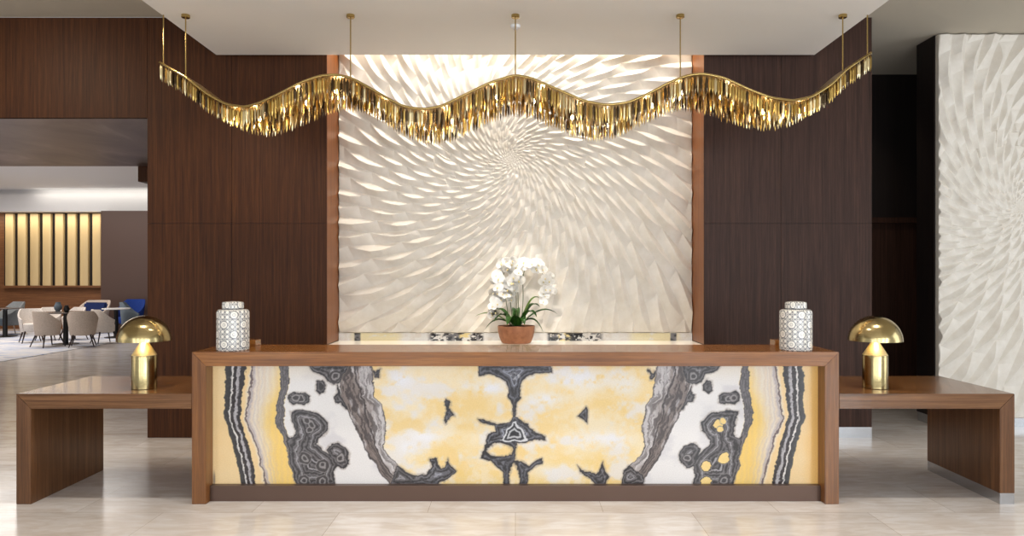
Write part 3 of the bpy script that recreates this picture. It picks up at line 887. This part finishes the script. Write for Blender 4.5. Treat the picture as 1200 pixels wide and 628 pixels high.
def spray(base, pts, n, t0):
    """one arching stem and its flowers"""
    P = [Vector(base)] + [Vector(p) for p in pts]
    # Catmull-Rom
    Q = []
    for i in range(len(P) - 1):
        p0, p1, p2, p3 = P[max(i - 1, 0)], P[i], P[i + 1], P[min(i + 2, len(P) - 1)]
        for k in range(8):
            t = k / 8
            Q.append(.5 * ((2 * p1) + (p2 - p0) * t + (2 * p0 - 5 * p1 + 4 * p2 - p3) * t * t + (3 * p1 - p0 - 3 * p2 + p3) * t ** 3))
    Q.append(P[-1])
    bm = bmesh.new(); tube(bm, Q, [.0048 - .0028 * i / len(Q) for i in range(len(Q))], 6)
    obj('stem', bm, M['stem'], orch, 60)
    for k in range(n):
        t = t0 + (1 - t0) * k / (n - 1); q = Q[min(len(Q) - 1, int(t * (len(Q) - 1)))]
        f = bpy.data.objects.new('flower', flower_me); COL.objects.link(f); f.parent = orch
        s = (1.30 - .3 * (k / n)) * rr.uniform(.9, 1.08)
        f.location = q + Vector((rr.uniform(-.055, .055), rr.uniform(-.08, .0), rr.uniform(-.05, .03)))
        f.rotation_euler = (rr.uniform(-.45, -.05), rr.uniform(-.4, .4), rr.uniform(-.5, .4)); f.scale = (s, s, s)
        g_ = bpy.data.objects.new('lip', lip_me); COL.objects.link(g_); g_.parent = f


spray((-.06, .02, .16), [(-.10, .02, .40), (-.13, 0, .64), (-.10, -.03, .78), (-.01, -.04, .82), (.04, -.06, .76)], 14, .55)
spray((-.03, -.03, .16), [(-.06, -.04, .42), (-.10, -.05, .62), (-.16, -.07, .66), (-.20, -.08, .56), (-.21, -.09, .42), (-.19, -.09, .32)], 18, .42)
spray((.02, -.02, .16), [(.02, -.02, .38), (.01, -.04, .58), (-.03, -.07, .64), (-.07, -.09, .56), (-.09, -.1, .46)], 15, .45)
spray((.05, .02, .16), [(.07, .02, .45), (.07, 0, .68), (.12, -.03, .80), (.20, -.04, .79), (.27, -.06, .70), (.31, -.07, .56), (.325, -.07, .47)], 22, .42)
spray((.0, .05, .16), [(-.0, .05, .45), (-.02, .05, .70), (-.09, .02, .80), (-.16, .0, .76)], 12, .55)


# ------------------------------------------------------------------ chandelier
CYD = 5.85; CHL = 2.95
pts = [(183, 71.5), (217.7, 91), (243, 111), (265, 123), (287, 126.5), (305, 121), (328, 110), (353, 97), (375, 89.5), (394, 88), (412, 92), (434, 104), (456, 117),
       (474, 126), (496, 129), (518, 125), (540, 114), (573, 98), (603, 88.5), (622, 92), (655, 106), (684, 119), (710, 124), (736, 121), (761, 110), (783, 98),
       (805, 89), (824, 87), (849, 92), (879, 106), (904, 115.5), (930, 119), (952, 114), (974, 100), (992, 82), (1014, 60)]
halfw = lambda x: .38 * max(0.0, 1 - (x / CHL) ** 2) ** .6
cxs, czs = [], []
for a, b in pts:
    yf = 5.5
    for _ in range(12):
        X = (a - CX) * yf / F; yf = CYD - halfw(max(-CHL, min(CHL, X)))
    cxs.append(X); czs.append(HC + (CY - b) * yf / F)
cxs[0] = min(cxs[0], -CHL); cxs[-1] = max(cxs[-1], CHL)
dense = np.linspace(-CHL, CHL, 241); zd = np.interp(dense, cxs, czs)
ker = np.array([1, 3, 5, 3, 1]) / 13.0
zp = np.concatenate([zd[:1] * 2 - zd[2:0:-1], zd, zd[-1:] * 2 - zd[-2:-4:-1]])
zs_ = np.convolve(zp, ker, 'valid')
zwave = lambda x: float(np.interp(x, dense, zs_))
ch = empty('chandelier', (0, CYD, H_SOF))
tag(ch, 'long wavy brass chandelier hung with rows of gold and smoked drops above the desk', 'chandelier')
loc = lambda x, off, z: (x, off, z - H_SOF)
# canopy plate, lens-shaped in plan, following the wave
bm = bmesh.new(); TP = .016; rows = []
for x in np.linspace(-CHL, CHL, 181):
    hw = max(halfw(x), .012); z = zwave(x)
    rows.append([bm.verts.new(loc(x, o_, z_)) for o_, z_ in ((-hw, z), (hw, z), (hw, z + TP), (-hw, z + TP))])
for A, B in zip(rows[:-1], rows[1:]):
    for k in range(4): bm.faces.new((A[k], B[k], B[(k + 1) % 4], A[(k + 1) % 4]))
bm.faces.new(rows[0]); bm.faces.new(rows[-1])
obj('canopy_plate', bm, M['plate_brass'], ch, 30)
for s in (-1, 1):
    P = [loc(x, s * max(halfw(x), .012), zwave(x) + .004) for x in np.linspace(-CHL, CHL, 181)]
    bm = tube(bmesh.new(), P, .009, 8); obj('rail', bm, M['brass'], ch, 60)


def drop_bm(bm, x, y, z, ln, wd, rz, mi=0):
    c_, s_ = math.cos(rz), math.sin(rz); th = wd * .28
    P = [(0, 0, 0), (-wd * .5, 0, -ln * .22), (0, -th, -ln * .22), (wd * .5, 0, -ln * .22), (0, th, -ln * .22),
         (-wd * .42, 0, -ln * .72), (0, -th * .8, -ln * .72), (wd * .42, 0, -ln * .72), (0, th * .8, -ln * .72), (0, 0, -ln)]
    v = [bm.verts.new((x + a * c_ - b * s_, y + a * s_ + b * c_, z + k)) for a, b, k in P]
    for k in range(4):
        k2 = (k + 1) % 4
        for q in ((v[0], v[1 + k2], v[1 + k]), (v[1 + k], v[1 + k2], v[5 + k2], v[5 + k]), (v[5 + k], v[5 + k2], v[9])):
            f = bm.faces.new(q); f.material_index = mi


DM = [M['drop_gold'], M['drop_pale'], M['drop_smoke'], M['drop_amber']]
drop_me = []
for k in range(4):
    bm = bmesh.new(); drop_bm(bm, 0, 0, 0, 1, .165, 0)
    bmesh.ops.recalc_face_normals(bm, faces=bm.faces)
    me = bpy.data.meshes.new('drop'); bm.to_mesh(me); bm.free(); me.materials.append(DM[k]); drop_me.append(me)
rd = random.Random(3)
spots = []
for row, (fr, step, off) in enumerate(((-1, .0235, 0), (1, .0235, .5), (-.62, .045, .3), (-.22, .05, .7), (.22, .05, .1), (.62, .045, .6))):
    n = int(2 * CHL / step)
    for i in range(n):
        x = -CHL + .012 + step * (i + off * .9)
        if abs(x) > CHL - .01: continue
        hw = halfw(x)
        if row > 1 and hw < .12: continue
        spots.append((row, x, fr * max(hw, .012)))
near = sorted([s for s in spots if s[0] == 0], key=lambda s: abs(s[1]))[:100]
nearset = set((s[1], s[2]) for s in near)
bm = bmesh.new()
wts = [.42, .26, .24, .08]
for row, x, yo_ in spots:
    ln = rd.uniform(.128, .150); wd = .0225; k = rd.choices(range(4), wts)[0]; rz = rd.uniform(-.9, .9); z = zwave(x) - .004
    if row == 0 and (x, yo_) in nearset:
        o = bpy.data.objects.new('drop', drop_me[k]); COL.objects.link(o); o.parent = ch
        o.location = loc(x, yo_, z); o.rotation_euler = (0, 0, rz); o.scale = (ln, ln, ln)
    else:
        a = loc(x, yo_, z); drop_bm(bm, a[0], a[1], a[2], ln, wd, rz, k)
tag(obj('drops', bm, DM, ch), kind='stuff')
for i in range(16):
    x = -2.55 + 5.1 * (i + .5) / 16 + rd.uniform(-.06, .06); yo_ = rd.uniform(-.45, .2) * halfw(x); z = zwave(x)
    bm = bmesh.new(); tube(bm, [loc(x, yo_, z + .001), loc(x, yo_, z - .045)], .007, 8)
    sk = obj('socket', bm, M['brass'], ch, 60)
    bm = lathe(bmesh.new(), [(0, -.086), (.006, -.083), (.012, -.072), (.013, -.062), (.009, -.050), (.006, -.044), (0, -.044)], 12, *loc(x, yo_, z))
    obj('bulb', bm, M['bulb'], sk, 60)
    d = bpy.data.lights.new('chandelier_bulb_light', 'POINT'); d.energy = 1.6; d.color = WARM; d.shadow_soft_size = .02
    l = bpy.data.objects.new('chandelier_bulb_light', d); COL.objects.link(l); l.location = (x, CYD + yo_, z - .11)
for x in (-2.925, -2.74, -1.37, 0, 1.37, 2.72, 2.925):
    z = zwave(x)
    bm = tube(bmesh.new(), [loc(x, 0, z + .012), loc(x, 0, H_SOF - .001)], .0055, 8)
    r_ = obj('rod', bm, M['brass'], ch, 60)
    if abs(x) < 2.9:
        bm = lathe(bmesh.new(), [(0, -.026), (.03, -.026), (.034, -.022), (.034, -.001), (0, -.001)], 24, x, 0, 0)
        obj('ceiling_rose', bm, M['brass'], r_, 40)

# small ceiling sensor
sx, sz = px(602, 30, 6.05)
sen = empty('smoke_detector', (0, 6.1, H_SOF)); tag(sen, 'small round white detector on the soffit above the middle of the chandelier', 'smoke detector')
obj('housing', lathe(bmesh.new(), [(0, -.030), (.026, -.030), (.040, -.022), (.044, 0), (0, 0)], 32), M['white'], sen, 40)
obj('sensor_tip', lathe(bmesh.new(), [(0, -.044), (.010, -.042), (.013, -.0301), (0, -.0301)], 16), M['steel'], sen, 40)

# ------------------------------------------------------------------ lounge beyond the opening
rug = BX(-17.9, -9.55, 12.2, 20.2, .0, .012, .002); o = obj('carpet', rug, M['rug']); tag(o, 'pale blue-grey mottled carpet under the lounge tables', 'carpet')
scr = empty('slatted_panel', (-13.9, 21.0, 0)); tag(scr, 'tall panel of upright gold slats on the lounge back wall', 'wall panel')
obj('backing', BX(-1.36, 1.94, .02, .06, 1.30, 3.44), M['void'], scr)
obj('ledge', BX(-1.36, 1.94, -.10, .06, 1.24, 1.30, .004), M['lounge_wood'], scr)
for k in range(9):
    cxp = 128 - 14.6 * k; X = (cxp - CX) * 20.95 / F + 13.9
    bm = bmesh.new(); seg = 10; f0, f1 = [], []
    prof = [(.122 * math.cos(a), -.06 - .03 * math.sin(a)) for a in np.linspace(PI, 0, seg)] + [(.122, .018), (-.122, .018)]
    a = [bm.verts.new((X + u, v_, 1.301)) for u, v_ in prof]; b = [bm.verts.new((X + u, v_, 3.438)) for u, v_ in prof]
    bm.faces.new(a); bm.faces.new(b[::-1])
    for i in range(len(prof)): bm.faces.new((a[i], b[i], b[(i + 1) % len(prof)], a[(i + 1) % len(prof)]))
    obj('slat', bm, M['gold_slat'], scr, 30)


def tub_chair(fab, inner=None, wd=.62, back=.80, seat=.44, cushion=None, leg_mat='chair_leg'):
    """upholstered tub chair, open towards -y"""
    t = empty('tub_chair'); inner = inner or fab
    R = wd / 2
    # shell: wraps the back and sides, lower at the front ends
    bm = bmesh.new(); n = 26; rings = []
    for i in range(n + 1):
        a = math.radians(-35 + 250 * i / n); q = (1 - math.cos(2 * PI * i / n)) / 2
        top = seat + .12 + (back - seat - .12) * min(1, q * 1.5) ** .8
        c_, s_ = math.cos(a), math.sin(a); ring = []
        for r_, z in ((R * .80, .27), (R * .98, top - .015), (R * .96, top), (R * .88, top), (R * .85, top - .02), (R * .70, .27)):
            ring.append(bm.verts.new((r_ * c_, r_ * s_ * .96, z)))
        rings.append(ring)
    for A, B in zip(rings[:-1], rings[1:]):
        for k in range(6): bm.faces.new((A[k], B[k], B[(k + 1) % 6], A[(k + 1) % 6]))
    bm.faces.new(rings[0]); bm.faces.new(rings[-1])
    obj('backrest', bm, fab, t, 50)
    bm = lathe(bmesh.new(), [(0, .26), (R * .74, .26), (R * .79, .29), (R * .80, .40), (R * .77, seat), (R * .6, seat + .012), (0, seat + .015)], 32)
    obj('seat', bm, inner, t, 40)
    if cushion:
        bm = bmesh.new(); bmesh.ops.create_cube(bm, size=1, matrix=Matrix.Translation((0, R * .28, seat + .215)) @ Matrix.Rotation(-.25, 4, 'X') @ Matrix.Diagonal((wd * .74, .13, .38, 1)))
        bmesh.ops.bevel(bm, geom=list(bm.edges), offset=.045, segments=4, affect='EDGES')
        obj('cushion', bm, cushion, t, 60)
    for sx in (-1, 1):
        for sy in (-1, 1):
            bm = tube(bmesh.new(), [(sx * R * .78, sy * R * .78, 0), (sx * R * .52, sy * R * .52, .275)], [.011, .02], 8)
            for v in bm.verts: v.co.z = max(0, v.co.z)
            obj('leg', bm, M[leg_mat], t, 60)
    return t


def place(o, pxx, d, rz, label, group=None, z=.0):
    o.location = ((pxx - CX) * d / F, d, z); o.rotation_euler = (0, 0, rz)
    tag(o, label, 'chair', group); return o


GR = 'tub chairs around the round lounge table'; ZR = .012
b1 = tub_chair(M['beige_fabric'])
place(b1, 56, 15.75, PI - .45, 'beige tub chair in front of the lounge table, nearer the left, seen from behind', GR, ZR)
place(copy_tree(b1), 97, 15.8, PI + .45, 'beige tub chair in front of the lounge table, nearer the right, seen from behind', GR, ZR)
w1 = tub_chair(M['white_fabric'], wd=.56)
place(w1, 122, 16.55, PI / 2 + .9, 'white tub chair at the right side of the round lounge table', GR, ZR)
place(copy_tree(w1), 37, 16.75, -PI / 2 + .75 + PI / 2, 'white tub chair at the left side of the round lounge table', GR, ZR)
place(copy_tree(w1), 57, 17.4, .25, 'white tub chair behind the lounge table on its left', GR, ZR)
place(copy_tree(w1), 86, 17.4, -.35, 'white tub chair behind the lounge table on its right', GR, ZR)
place(tub_chair(M['beige_fabric'], M['navy_fabric'], .92, .90, .44, M['navy_fabric']), 108, 19.4, -.1, 'wide beige armchair with navy cushion behind the white chairs', None, ZR)
place(tub_chair(M['grey_fabric'], M['bluegrey_fabric'], .74, .88, .44, None, 'beige_fabric'), 11, 18.9, -.5, 'grey armchair at the far left edge by the black pedestal', None, ZR)
place(tub_chair(M['bluegrey_fabric'], None, .60, .88), 154, 18.8, PI - 1.2, 'blue-grey armchair by the small table near the dark lounge wall', None, ZR)
place(tub_chair(M['blue_fabric'], None, .76, .92), 153, 19.62, -.1, 'royal blue armchair furthest back, behind the blue-grey armchair', None, ZR)

M['tabletop_dark'] = mat('dark glossy tabletop', (92, 82, 76), .15)
M['tabletop_white'] = mat('white marble tabletop', (232, 230, 226), .2)


def cafe_table(label, pxx, d, R, top):
    t = empty('pedestal_table', ((pxx - CX) * d / F, d, ZR)); tag(t, label, 'table', 'pedestal tables in the lounge')
    obj('tabletop', lathe(bmesh.new(), [(0, .722), (R - .02, .722), (R, .735), (R, .745), (R - .004, .75), (0, .75)], 48), M[top], t, 30)
    obj('pedestal', lathe(bmesh.new(), [(0, .016), (.062, .016), (.055, .04), (.050, .70), (.12, .7219), (0, .7219)], 24), M['black'], t, 40)
    obj('base', lathe(bmesh.new(), [(0, 0), (.27, 0), (.27, .010), (.24, .016), (0, .016)], 36), M['black'], t, 40)
    return t


tA = cafe_table('round dark table on a black pedestal in the middle of the tub chairs', 77, 16.35, .47, 'tabletop_dark')
cafe_table('round dark table on a black pedestal at the far left edge', 6, 18.3, .40, 'tabletop_dark')
cafe_table('small white-topped pedestal table beside the blue-grey armchair', 136, 18.1, .33, 'tabletop_white')


def vase(label, pxx, d, mt, z, name='vase', s=1.0):
    o = obj(name, lathe(bmesh.new(), [(0, 0), (.045 * s, 0), (.075 * s, .05 * s), (.085 * s, .11 * s), (.06 * s, .17 * s), (.05 * s, .2 * s), (.055 * s, .215 * s), (.045 * s, .21 * s), (.05 * s, .12 * s), (0, .05 * s)], 28), mt, None, 50)
    o.location = ((pxx - CX) * d / F, d, z); tag(o, label, 'vase'); return o


vase('small black vase on the round table among the tub chairs, nearest the camera', 78, 16.1, M['black'], ZR + .75, s=.75)
vase('round grey vase on the far side of the round table among the tub chairs', 68, 16.62, M['bluegrey_fabric'], ZR + .75, s=1.0)
